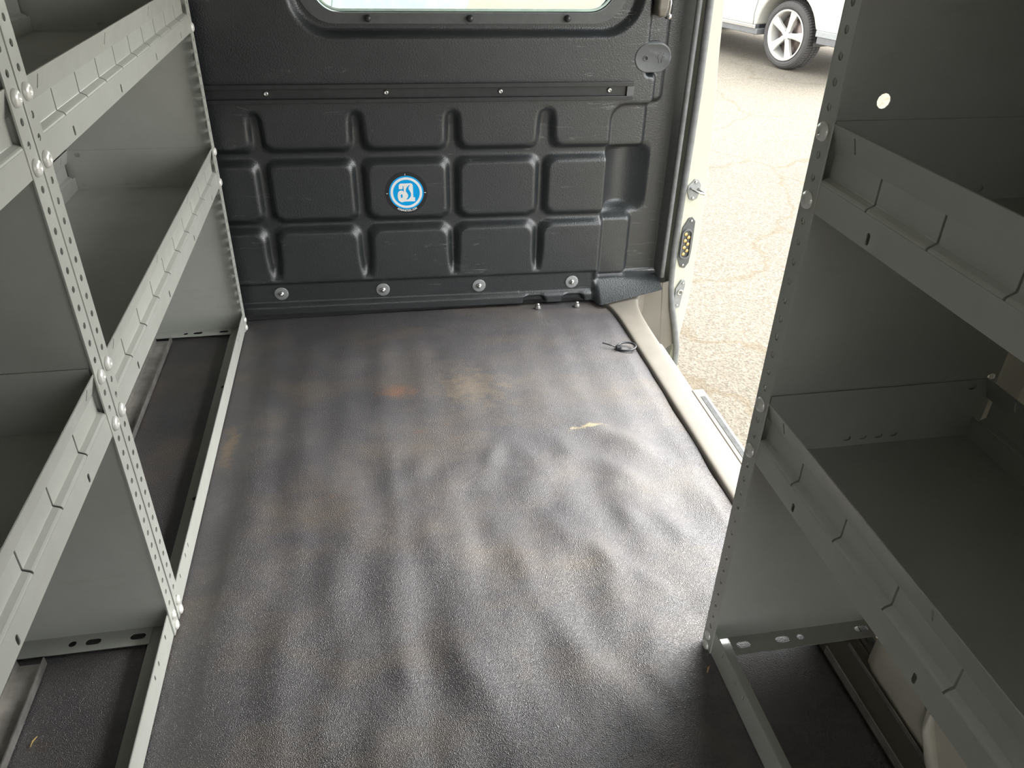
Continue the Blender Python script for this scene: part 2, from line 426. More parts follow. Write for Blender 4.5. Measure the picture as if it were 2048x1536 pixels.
# steel backing behind the liner (with window opening), keeps the lower gap dark
b = MB()
b.plate([(-.80, -.03), (.70, -.03), (.70, -.42), (.862, -.42), (.862, 1.32), (-.80, 1.32)], [rrect(-.112, .602, .746, 1.062, .06)], lambda a, c, q: (a, YB(a) + .093 + q, c), .006)
o = b.build('backing_panel', M['black'], wall_front)

# washers and bolts along the foot of the liner
b = MB(); b.lathe([(.0185, 0), (.0185, .0018), (.0165, .0022), (.005, .0022)], 28, lambda x, y, h: (x, -h, y))
w0 = b.build('washer', M['washer'], wall_front)
b = MB(); b.lathe([(.0072, .0018), (.0078, .004), (.0062, .0055), (.0045, .006), (.0042, .011), (.0030, .0122)], 18, lambda x, y, h: (x, -h, y))
w1 = b.build('bolt', M['steel'], w0)
for k, u in enumerate((-.264, .0055, .2687, .5312)):
    w = w0 if k == 0 else dup(w0, wall_front)
    w.location = [c * S for c in BP(u, .0652 - .0015 * u, -.0105)]
    w.rotation_euler = (0, 0, 0)
# two floor bolts in the notches
b = MB(); b.lathe([(.0085, 0), (.0085, .006), (.0055, .0075), (.005, .013), (.003, .015)], 8, lambda x, y, h: (x, y, h), smooth=False)
fb = b.build('floor_bolt', M['steel'])
tag(fb, 'steel floor bolt in the left notch at the partition foot', 'bolt', 'bolts in the partition foot')
fb.location = (.431 * S, 1.936 * S, .001 * S)
f2 = dup(fb, None, (.543, 1.933, .001)); f2['label'] = 'steel floor bolt in the right notch beside the beige sill'

# track rail across the partition
tr0 = empty('track_rail', BP(0, .5605)); tag(tr0, 'long black channel rail screwed across the partition below the window', 'rail')
b = MB()
pr = [(0, 0), (0, .0115), (.0100, .0115), (.0100, .0025), (.0325, .0025), (.0325, .0115), (.0430, .0115), (.0430, 0)]
rings = [[(u, -.03 * u - h + .001, z) for z, h in pr] for u in (-.60, .6505)]
b.loft(rings); b.build('channel', M['black'], tr0, bevel=.0013)
b = MB(); b.box(.634, .6512, -.03 * .64 - .0095, -.03 * .64 - .001, .0100, .0325); b.build('end_stop', M['dark_grey'], tr0)
b = MB(); b.lathe([(.0058, 0), (.0062, .002), (.0045, .0045), (.0022, .005), (.0018, .003)], 16, lambda x, y, h: (x, -h, y))
s0 = b.build('screw', M['steel'], tr0)
for k, u in enumerate((-.2295, .047, .3204, .5908)):
    s_ = s0 if k == 0 else dup(s0, tr0)
    s_.location = [c * S for c in (u, -.03 * u - .0015, .0225)]

# window in the partition
win = empty('window_1', BP(.245, .74)); struct(win)
def WP(a, c, q): return (a - .245, YB(a) - YB(.245) + .0195 - q, c - .74)
b = MB(); b.plate(rrect(-.136, .6245, .7305, 1.085, .080, 14), [rrect(-.104, .5955, .7535, 1.058, .060, 14)], WP, .006)
b.build('frame', M['dark_grey'], win, bevel=.0015)
b = MB(); b.plate(rrect(-.112, .603, .746, 1.066, .066, 14), [], lambda a, c, q: (a - .245, YB(a) - YB(.245) + .0265 + q, c - .74), .004)
b.build('glass_pane', M['glass'], win)
b = MB(); ring = [(p[0] - .245, YB(p[0]) - YB(.245) + .0215, p[1] - .74) for p in rrect(-.0995, .591, .758, 1.054, .057, 14)]
b.tube(ring, .0032, 8, closed=True); b.build('glass_edge', M['glass_edge'], win)
b = MB(); b.lathe([(.0080, 0), (.0080, .004), (.0072, .008), (.0035, .0105), (.001, .011)], 16, lambda x, y, h: (x, -h, y))
s0 = b.build('stud', M['black'], win)
for k, u in enumerate((.0167, .25, .4800)):
    s_ = s0 if k == 0 else dup(s0, win)
    s_.location = [c * S for c in (u - .245, YB(u) - YB(.245) + .0135, .7420 - .74)]

# round sticker with monogram
st = empty('round_sticker', BP(.0825, .3375, .0005)); st.rotation_euler = (0, 0, -.03)
tag(st, 'round blue and white monogram sticker on a raised pad of the black partition', 'sticker')
def disc(r, y, n=64): return [(r * math.cos(2 * PI * i / n), y, r * math.sin(2 * PI * i / n)) for i in range(n)]
def lathe_disc(r0, r1, y0, y1, name, mat, n=64):
    b = MB()
    if r0 == 0: b.lathe([(r1, y0), (r1, y1)], n, lambda x, z, h: (x, -h, z), smooth=False)
    else: b.plate(circ(0, 0, r1, n=n), [circ(0, 0, r0, n=n)], lambda a, c, q: (a, -y0 - q, c), y1 - y0)
    return b.build(name, mat, st)
lathe_disc(0, .0535, 0, .0004, 'backing', M['sticker_edge'])
lathe_disc(0, .0437, .0004, .0007, 'blue_disc', M['blue'])
lathe_disc(.0338, .0400, .0007, .0010, 'white_ring', M['white'])
q = .0437 / 415
cv = lambda pts: [((x - 745) * q, -(y - 775) * q) for x, y in pts]
white = cv([(568, 682), (568, 600), (578, 572), (606, 546), (860, 544), (890, 560), (906, 596), (906, 890), (946, 890), (946, 992), (696, 992), (668, 1004), (620, 1006), (575, 985), (545, 945), (532, 890), (532, 820), (545, 762), (575, 728), (620, 716), (660, 726), (684, 752), (686, 700), (680, 612), (662, 606), (660, 668), (640, 684)])
b = MB(); b.plate(white, [], lambda a, c, k: (a, -.0007 - k, c), .0003); b.build('monogram', M['white'], st)
sw = cv([(838, 578), (802, 640), (800, 684), (836, 742), (856, 800), (848, 866), (800, 922), (752, 944), (738, 934), (774, 892), (788, 842), (774, 800), (736, 744), (736, 690), (768, 632), (824, 580)])
for cut_ in (sw, cv(circ(628, 852, 24, 46, 20))):
    b = MB(); b.plate(cut_, [], lambda a, c, k: (a, -.0010 - k, c), .0002); b.build('monogram_cutout', M['blue'], st)
for x0, z0 in ((-.0487, -.0012), (.0475, -.0006), (-.0015, .0470)):
    b = MB(); hx, hz_ = (.0022, .0007) if abs(x0) > .01 else (.0007, .0022)
    b.box(x0 - hx, x0 + hx, -.0008, -.0004, z0 - hz_, z0 + hz_); b.build('tick_mark', M['white'], st)
# web address around the lower rim
txt = 'ADRIANSTEEL.COM'
W = {'I': .5, '.': .5, 'M': 1.25}
tot = sum(W.get(c, 1) for c in txt); acc = 0; span = math.radians(62)
dg = bpy.context.evaluated_depsgraph_get()
for ch in txt:
    w = W.get(ch, 1); an = -PI / 2 - span / 2 + span * (acc + w / 2) / tot; acc += w
    cu = bpy.data.curves.new('glyph', 'FONT'); cu.body = ch; cu.align_x = 'CENTER'; cu.size = .0066; cu.offset = .00018; cu.resolution_u = 3
    ob = bpy.data.objects.new('glyph', cu); COL.objects.link(ob)
    bpy.context.view_layer.update(); dg.update()
    me = ob.evaluated_get(dg).to_mesh()
    rot = an + PI / 2; rr = .0492
    vsT = []; fsT = []
    for vv in me.vertices:
        x, y = vv.co.x, vv.co.y
        vsT.append((rr * math.cos(an) + x * math.cos(rot) - y * math.sin(rot), -.0007, rr * math.sin(an) + x * math.sin(rot) + y * math.cos(rot)))
    for p in me.polygons: fsT.append(tuple(p.vertices))
    ob.evaluated_get(dg).to_mesh_clear(); COL.objects.unlink(ob); bpy.data.objects.remove(ob); bpy.data.curves.remove(cu)
    b = MB(); b.add(vsT, fsT); b.build('letter', M['white'], st)

# lamp switch pod with bulb symbol
pod = empty('lamp_switch_pod', BP(.694, .656, -.004)); tag(pod, 'rounded dark pod with a bulb symbol, at the partition edge under the latch', 'switch cover')
pod.rotation_euler = (0, .0, -.03)
out = slot(0, 0, .0445, .0325, 10)
b = MB(); rings = []
for sc_, y in ((1.10, .03), (1.08, .004), (1.03, -.004), (.985, -.006), (.95, -.0055)):
    rings.append([(x * sc_, y, z * sc_) for x, z in out])
b.loft(rings, smooth=True); b.build('cover', M['pod'], pod)
b = MB(); b.lathe([(.0066, .0), (.0066, .0012), (.0048, .0012), (.0044, -.0005)], 20, lambda x, z, h: (x - .0185, -.0055 - h, z)); b.build('push_button', M['dark_grey'], pod)
b = MB(); bx, bz = .0185, .003
bulb = [(bx + .0062 * math.cos(a), -.0058, bz + .0062 * math.sin(a)) for a in np.linspace(math.radians(-50), math.radians(230), 18)]
bulb = [(bx + .0030, -.0058, bz - .0135)] + bulb + [(bx - .0030, -.0058, bz - .0135)]
b.tube(bulb, .0008, 6); b.build('bulb_symbol', M['dark_grey'], pod)
for a in (0, 45, 90, 135, 180):
    c_, s_ = math.cos(math.radians(a)), math.sin(math.radians(a)); b = MB(); b.tube([(bx + .0085 * c_, -.0058, bz + .0085 * s_), (bx + .0118 * c_, -.0058, bz + .0118 * s_)], .0007, 6); b.build('symbol_ray', M['dark_grey'], pod)

# latch arm above the pod
la = empty('latch_arm', BP(.705, .78, .0)); tag(la, 'beige latch arm with a steel pin at the top edge of the partition', 'latch')
b = MB(); rings = []
for z, w, y in ((-.032, .0045, -.012), (-.028, .0095, -.020), (-.012, .0135, -.024), (.03, .0140, -.026), (.20, .0140, -.026)):
    rings.append([(-.006 - w, .03, z), (-.006 - w, y + .004, z), (-.006 - w + .004, y, z), (-.006 + w - .004, y, z), (-.006 + w, y + .004, z), (-.006 + w, .03, z)])
b.loft(rings); b.build('arm', M['beige'], la, bevel=.002)
b = MB(); b.tube([(.006, -.010, -.034), (.012, -.016, -.026), (.0125, -.016, .0), (.009, -.014, .02)], .0032, 8)
b.lathe([(.0055, -.005), (.0062, .0), (.0055, .005)], 12, lambda x, y, h: (.012 + x, -.016 + y, -.030 + h)); b.build('pin', M['steel'], la)

# ------------------------------------------------------------------ door frame: jamb, seals, hardware, sill
jr = [(.866, 1.30), (.8517, .7844), (.859, .6571), (.8727, .4812), (.8782, .3795), (.8805, .2947), (.881, .196), (.878, .1032), (.8817, .0689), (.8773, -.0178), (.8643, -.1396), (.856, -.26)]
jl = [(.855, -.26), (.852, -.15), (.838, -.06), (.822, .02), (.811, .10), (.811, 1.30)]
b = MB(); b.plate(jr + jl, [], lambda a, c, k: (a, YB(a) - .006 + k, c), .05); jamb = b.build('trim_1', M['cream'], bevel=.004); struct(jamb)
# outer body skin edge standing a little behind the jamb face
b = MB(); b.plate([(x + .0, z) for x, z in jr] + [(x - .012, z) for x, z in reversed(jr)], [], lambda a, c, k: (a + .0025, YB(a) + .004 + k, c), .010); b.build('skin_edge', M['cream'], jamb, bevel=.002)

def seal(pts, r, name, label):
    b = MB()
    b.tube([(u, YB(u) - h, z) for u, z, h in pts], r, 10)
    return tag(b.build(name, M['rubber_seal']), label, 'seal', 'seals along the door opening')
seal([(.792, 1.30, .004), (.7925, .9, .004), (.7915, .784, .004), (.7905, .55, .004), (.789, .297, .004), (.788, .12, .004), (.7875, .074, .004)], .0070, 'door_seal', 'inner grey rubber door seal strip along the dark partition edge')
seal([(.818, 1.30, .006), (.8165, .95, .006), (.8165, .784, .006), (.8185, .6, .006), (.8175, .45, .006), (.815, .297, .006), (.813, .15, .006), (.816, .05, .008), (.828, -.02, .012), (.846, -.09, .014), (.858, -.15, .016), (.861, -.20, .016), (.858, -.26, .014)], .0092, 'door_seal', 'outer grey rubber door seal strip beside the white jamb')

def jp(a, c, h=0): return (a, YB(a) - .006 - h, c)
# striker
sk = empty('door_striker', jp(.8465, .3275)); tag(sk, 'grey door striker plate with a looped bar, topmost fitting on the white jamb', 'striker')
b = MB(); b.plate([(-.021, -.004), (-.012, -.026), (-.002, -.031), (.010, -.024), (.017, -.002), (.015, .014), (.006, .027), (-.004, .028), (-.012, .018), (-.02, .010)], [], lambda a, c, k: (a, -k, c), .003); b.build('plate', M['washer'], sk, bevel=.0008)
b = MB(); b.tube([(-.012, 0, .004), (-.010, -.016, .003), (.0, -.027, -.001), (.016, -.030, -.004), (.021, -.024, -.004), (.012, -.012, .0), (.010, 0, .002)], .0032, 10); b.build('loop_bar', M['steel'], sk)
b = MB(); b.lathe([(.004, .003), (.0038, .005), (.002, .0055)], 12, lambda x, z, h: (x, -h, z)); s0 = b.build('screw', M['steel'], sk); s0.location = (0, 0, .0205 * S); dup(s0, sk, (-.003, 0, -.0235))
# contact plate
cp = empty('contact_plate', jp(.8440, .176)); tag(cp, 'grey electrical contact plate with brass pads, middle fitting on the white jamb', 'contact plate')
b = MB(); b.plate([(-.019, -.045), (-.008, -.072), (.006, -.076), (.016, -.06), (.019, -.02), (.018, .062), (.008, .074), (-.002, .072), (-.016, .045), (-.019, .0)], [], lambda a, c, k: (a, -k, c), .003); b.build('plate', M['dark_grey'], cp, bevel=.001)
b = MB(); b.plate(slot(0, 0, .0150, .0435, 8), [slot(0, 0, .0112, .0395, 8)], lambda a, c, k: (a - .001, -.003 - k, c - .002), .006); b.build('contact_rim', M['rubber_seal'], cp, bevel=.001)
b = MB(); b.lathe([(.0050, .003), (.0050, .0065), (.0035, .0072)], 12, lambda x, z, h: (x, -h, z)); c0 = b.build('contact_pad', M['gold'], cp)
for k in range(7):
    c_ = c0 if k == 0 else dup(c0, cp)
    c_.location = [q_ * S for q_ in ((-.0052 if k % 2 == 0 else .0040), 0, .027 - .0098 * k)]
b = MB(); b.lathe([(.0036, .003), (.0034, .005), (.0018, .0055)], 12, lambda x, z, h: (x, -h, z)); s0 = b.build('screw', M['steel'], cp); s0.location = (.006 * S, 0, .064 * S); dup(s0, cp, (-.001, 0, -.066))
# lower guide plate
gp = empty('guide_plate', jp(.8455, .020)); tag(gp, 'small grey guide plate with a socket, lowest fitting on the white jamb', 'guide plate')
b = MB(); b.plate([(-.013, -.038), (-.004, -.046), (.006, -.042), (.014, .03), (.010, .044), (.0, .044), (-.013, .018)], [circ(.001, .006, .0052)], lambda a, c, k: (a, -k, c), .005); b.build('plate', M['washer'], gp, bevel=.001)
b = MB(); b.lathe([(.0085, .005), (.0085, .008), (.0052, .008), (.0052, .0)], 16, lambda x, z, h: (.001 + x, -h, .006 + z), cap=False); b.build('socket', M['steel'], gp)
b = MB(); b.lathe([(.0034, .005), (.0032, .007), (.0018, .0075)], 12, lambda x, z, h: (x, -h, z)); s0 = b.build('screw', M['steel'], gp); s0.location = (.006 * S, 0, .034 * S); dup(s0, gp, (-.003, 0, -.035))

# beige sill with its upturned end, kick panel and step tread
rings = []
for y, z, xi, xo, dz in ((.40, .010, .640, .706, 0), (1.0, .010, .640, .706, 0), (1.5, .010, .640, .706, 0), (1.75, .010, .639, .706, 0), (1.82, .0125, .638, .7065, .001), (1.87, .0150, .635, .709, .004), (1.905, .022, .630, .714, .011), (1.918, .029, .624, .722, .017), (1.928, .038, .618, .732, .025), (1.934, .046, .616, .742, .030)):
    zi = z - dz
    rings.append([(xi - .001, y, -.012), (xi, y, zi - .006), (xi + .004, y, zi - .001), (xi + .012, y, zi), (xo - .012, y, z + .0005), (xo - .004, y, z - .0015), (xo, y, z - .008), (xo, y, -.035)])
b = MB(); b.loft(rings, closed_ring=False, smooth=True); sill = b.build('trim_2', M['beige']); struct(sill)
m = sill.modifiers.new('sub', 'SUBSURF'); m.levels = 1; m.render_levels = 2
b = MB()
kp = [(.716, .050), (.790, .0585), (.797, -.02), (.808, -.165), (.808, -.34), (.70, -.34), (.70, .04)]
b.plate(kp, [], lambda a, c, k: (a, 1.934 - .03 * (a - .72) + k, c), .006)
b.plate([(.790, .0585), (.8096, .0638), (.8237, .0186), (.838, -.06), (.8555, -.1386), (.8228, -.1615), (.808, -.165), (.797, -.02)], [], lambda a, c, k: (a, 1.9305 + .05 * (a - .79) + k, c), .004)
b.build('kick_panel', M['beige'], sill)
b = MB(); b.box(.7085, .738, .45, 1.468, -.10, .001); b.build('outer_sill', M['beige'], sill, bevel=.002)
b = MB(); pr = [(.7190, .0005)]
for k in range(5): pr += [(.7195 + k * .0024, .0012), (.7195 + k * .0024, .0024), (.7207 + k * .0024, .0024), (.7207 + k * .0024, .0012)]
pr += [(.7315, .0005)]
b.loft([[(x, y, z) for x, z in pr] for y in (.45, 1.436)])
b.build('step_tread', M['rubber_seal'], sill)
b = MB(); b.box(.738, .80, .45, 1.90, -.42, -.12); b.build('lower_skirt', M['cream'], sill, bevel=.006)

# cable tie on the mat
ct = empty('cable_tie', (.605, 1.675, .004)); tag(ct, 'black looped cable tie lying on the mat beside the beige sill', 'cable tie')
b = MB(); pts = []
for i in range(25):
    a = math.radians(-170 + 340 * i / 24); pts.append((.006 + .0235 * math.cos(a), .0185 * math.sin(a), .0035 + .0035 * math.sin(a * .5 + 1)))
b.tube(pts, .0027, 8); b.build('loop', M['tie'], ct)
b = MB(); b.box(-.022, -.010, -.007, .007, .001, .009); b.build('lock_head', M['tie'], ct, bevel=.001)
b = MB(); b.tube([(-.019, 0, .005), (-.035, .009, .008), (-.052, .019, .010)], [.0017, .0016, .0013], 6); b.lathe([(.001, 0), (.0024, .002), (.001, .004)], 8, lambda x, y, h: (-.052 + x, .019 + y, .008 + h)); b.build('tail', M['tie'], ct)

# ------------------------------------------------------------------ shelving units
DEP = .333
def make_unit(loc, rz, z0h, shelf_z, bolts_rail, label, L=.995, top=1.12, fl_z=.004, inset=.008, flip=1, panel_holes=()):
    """local x = outwards to the aisle, y along the unit"""
    root = empty('shelving_unit', loc, rz); tag(root, label, 'shelving unit', 'shelving units along both sides of the van')
    hl = L / 2; P = .0241; T = .0020
    # posts with hole rows
    nh = int((top - z0h) / P)
    for sgn in (-1, 1):
        b = MB()
        W_ = .0290; ya, yb = (hl - W_, hl) if sgn > 0 else (-hl, -hl + W_)
        edges = [z0h + P * (k + .5) for k in range(-1, nh + 1)]; edges = [0.001] + [e for e in edges if e > .004] + [top]
        yc = (ya + yb) / 2
        for e0, e1 in zip(edges[:-1], edges[1:]):
            k = round(((e0 + e1) / 2 - z0h) / P); zc = z0h + P * k
            holes = []
            if zc - .0055 > e0 and zc + .0055 < e1: holes = [circ(yc, zc, .0043, .0043, 10)]
            b.plate([(ya, e0), (yb, e0), (yb, e1), (ya, e1)], holes, lambda a, c, q_: (-q_, a, c), T)
        ye = yb if sgn > 0 else ya
        b.box(-W_, -T * .5, min(ye, ye - sgn * T), max(ye, ye - sgn * T), .001, top)
        b.tube([(-.0016, ye - sgn * .0014, .001), (-.0016, ye - sgn * .0014, top)], .0018, 8)
        b.build('post', M['enamel'], root)
    # end panels with bottom flange
    for sgn in (-1, 1):
        y_ = sgn * (hl - inset); b = MB(); zb = fl_z; hs = []
        if sgn == flip:
            hs = [circ(x, z, r_) for x, z, r_ in panel_holes]
        b.plate([(-DEP, zb), (-.003, zb), (-.003, top), (-DEP, top)], hs, lambda a, c, q_: (a, y_ - sgn * q_, c), .0014)
        fh = [slot(-.055, 0, .0115, .006), slot(-.120, 0, .0115, .006), circ(-.150, 0, .0058), slot(-.255, 0, .0115, .006), circ(-.305, 0, .0058)]
        b.plate([(-DEP, -.017), (-.036, -.017), (-.036, .017), (-DEP, .017)], fh, lambda a, c, q_: (a, y_ - sgn * (.0175 + c), zb + q_), .0014)
        b.build('end_panel', M['enamel'], root)
    # base rails
    b = MB(); Lr = hl - .0012
    hz = [(y, .035) for y in (-hl + .134, -hl + .109, -hl + .061, hl - .134, hl - .109, hl - .061)]
    b.plate([(-Lr, .0015), (Lr, .0015), (Lr, .048), (-Lr, .048)], [slot(y, z, .0022, .0048) for y, z in hz], lambda a, c, q_: (-.0022 - q_, a, c), .0015)
    b.plate([(-Lr, -.038), (Lr, -.038), (Lr, -.003), (-Lr, -.003)], [circ(-.2, -.022, .006), circ(.2, -.022, .006)], lambda a, c, q_: (c, a, .0015 + q_), .0013)
    b.build('front_rail', M['enamel'], root)
    b = MB(); x0 = -.178
    rl = hl - .055
    b.box(x0 - .040, x0, -rl, rl, .002, .0035); b.box(x0 - .0018, x0, -rl, rl, .0035, .017); b.box(x0 - .040, x0 - .0382, -rl, rl, .0035, .017)
    b.build('rear_rail', M['galv'], root)
    # shelves
    for zi, sz in enumerate(shelf_z):
        b = MB(); ye = hl - inset - .003
        b.box(-DEP + .006, -.0036, -ye, ye, sz + .001, sz + .0024)
        for sgn in (-1, 1):
            hs = [slot(-x, .0148, .0055, .0035) for x in (.135, .158, .181, .204)] + [slot(-.298, .0148, .0055, .0035), slot(-.297, .082, .006, .0045), slot(-.05, .0148, .0055, .0035)]
            b.plate([(-DEP + .006, .001), (-.012, .001), (-.012, .092), (-DEP + .006, .092)], hs, lambda a, c, q_: (a, sgn * (ye - q_), sz + c), .0013)
        sh = b.build('shelf', M['enamel'], root)
        for which, xo in (('front_lip', -.0024), ('back_lip', -DEP + .017)):
            b = MB(); Ll = hl - .0013
            # lower band with oval holes
            hs = [slot(y, .0105, .0032, .0062) for y in (-.368, -.128, .128, .368)]
            def sheet(poly, holes, f):
                loops = [poly] + holes; flat = [p for l in loops for p in l]
                tr_ = tessellate_polygon([[Vector((a, c, 0)) for a, c in l] for l in loops])
                b.add([f(a, c) for a, c in flat], [tuple(t_) for t_ in tr_])
            sheet([(-Ll, 0), (Ll, 0), (Ll, .0318), (-Ll, .0318)], hs, lambda a, c: (xo, a, sz + c))
            # top band, tilted back to the crease
            ts = [slot(y, .0815, .0016, .0080) for y in (-.43, -.14, .15, .44)]
            sheet([(-Ll, .0640), (Ll, .0640), (Ll, .0936), (-Ll, .0936)], ts, lambda a, c: (xo - .0085 + .0085 * (c - .064) / .0296, a, sz + c))
            # middle panel, ledge, with narrow slits between the tongues
            cuts = [-.4690] + [(k - 4) * .0957 for k in range(9)] + [.4690]
            g_ = .0016
            for c0_, c1_ in zip(cuts[:-1], cuts[1:]):
                a0 = c0_ + (g_ if c0_ > -.46 else 0); a1 = c1_ - (g_ if c1_ < .46 else 0)
                pts = [(-.0085, .0640), (-.0087, .0390), (-.0080, .0374), (-.0016, .0346), (-.0004, .0336), (0, .0318)]
                vs = [(xo + x, y, sz + z) for x, z in pts for y in (a0, a1)]
                b.add(vs, [(2 * i, 2 * i + 1, 2 * i + 3, 2 * i + 2) for i in range(len(pts) - 1)])
            b.build(which, M['enamel'], sh, solid=.0013)
    # bolts
    b = MB(); b.lathe([(.0098, 0), (.0100, .0012), (.0088, .0036), (.0058, .0052), (.0030, .0056), (.0022, .0040)], 18, lambda x, y, h: (h, x, y))
    proto = b.build('bolt', M['zinc'], root); first = True
    for sgn in (-1, 1):
        zz = list(bolts_rail)
        for sz in shelf_z:
            for d in (.0105, .0825):
                k = round((sz + d - z0h) / P); zz.append(z0h + P * k)
        for z in zz:
            o = proto if first else dup(proto, root); first = False
            sm_ = .78 if z < .06 else 1
            o.location = (0, sgn * (hl - .0145) * S, z * S); o.scale = (sm_, sm_, sm_)
    return root
SZ = (.387, .7250, 1.063)
make_unit((-.357, 1.432, 0), 0, .0107, SZ, (.0300, .0075), 'light grey slotted shelving unit on the left reaching the black partition')
make_unit((-.357, .433, 0), 0, .0107, SZ, (.0330, .0088), 'light grey shelving unit nearest the viewer along the left side')
make_unit((.460, .2695, 0), PI, .0234, (.3755, .7125, 1.05), (.0270, .0050), 'grey shelving unit in shadow on the right beside the open doorway', fl_z=.010, inset=.011, flip=-1, panel_holes=[(-.061, .823, .0078), (-.322, .468, .006)])

# wheel arch under the right-hand unit
rings = []
cy, ry, hz = .262, .442, .27
for xx, k in ((.858, 1.0), (.735, 1.0), (.708, .985), (.692, .95), (.686, .90), (.684, .0)):
    ring = []
    for i in range(33):
        a = PI * i / 32
        e = 2.6
        c_, s_ = math.cos(a), math.sin(a)
        ring.append((xx, cy + ry * k * math.copysign(abs(c_) ** (2 / e), c_), -.002 + hz * k * abs(s_) ** (2 / e)))
    rings.append(ring)
b = MB(); b.loft(rings, closed_ring=False, smooth=True)
wa = b.build('wheel_arch', M['well']); tag(wa, 'pale painted wheel arch hump bulging from under the right shelving unit', 'wheel arch')
b = MB()
b.tube([(.6835, .50, .0), (.6835, .535, .05), (.6835, .555, .11), (.6835, .56, .20)], [.010, .010, .010, .008], 8); b.build('ridge', M['well'], wa)

# debris
def splinter(x, y, z, ang, l, label):
    b = MB(); b.tube([(0, 0, .0018), (l * .5, .001, .003), (l, 0, .0018)], [.0009, .0014, .0006], 6)
    o = b.build('splinter', M['straw']); o.location = (x * S, y * S, z * S); o.rotation_euler = (0, 0, ang); tag(o, label, 'splinter', 'splinters on the mat')
splinter(.443, .705, .0005, .9, .014, 'tiny straw-coloured splinter on the mat by the foot of the right shelving unit')
splinter(-.515, .735, .0005, 1.3, .016, 'tiny orange wood splinter on the mat under the left shelving unit')

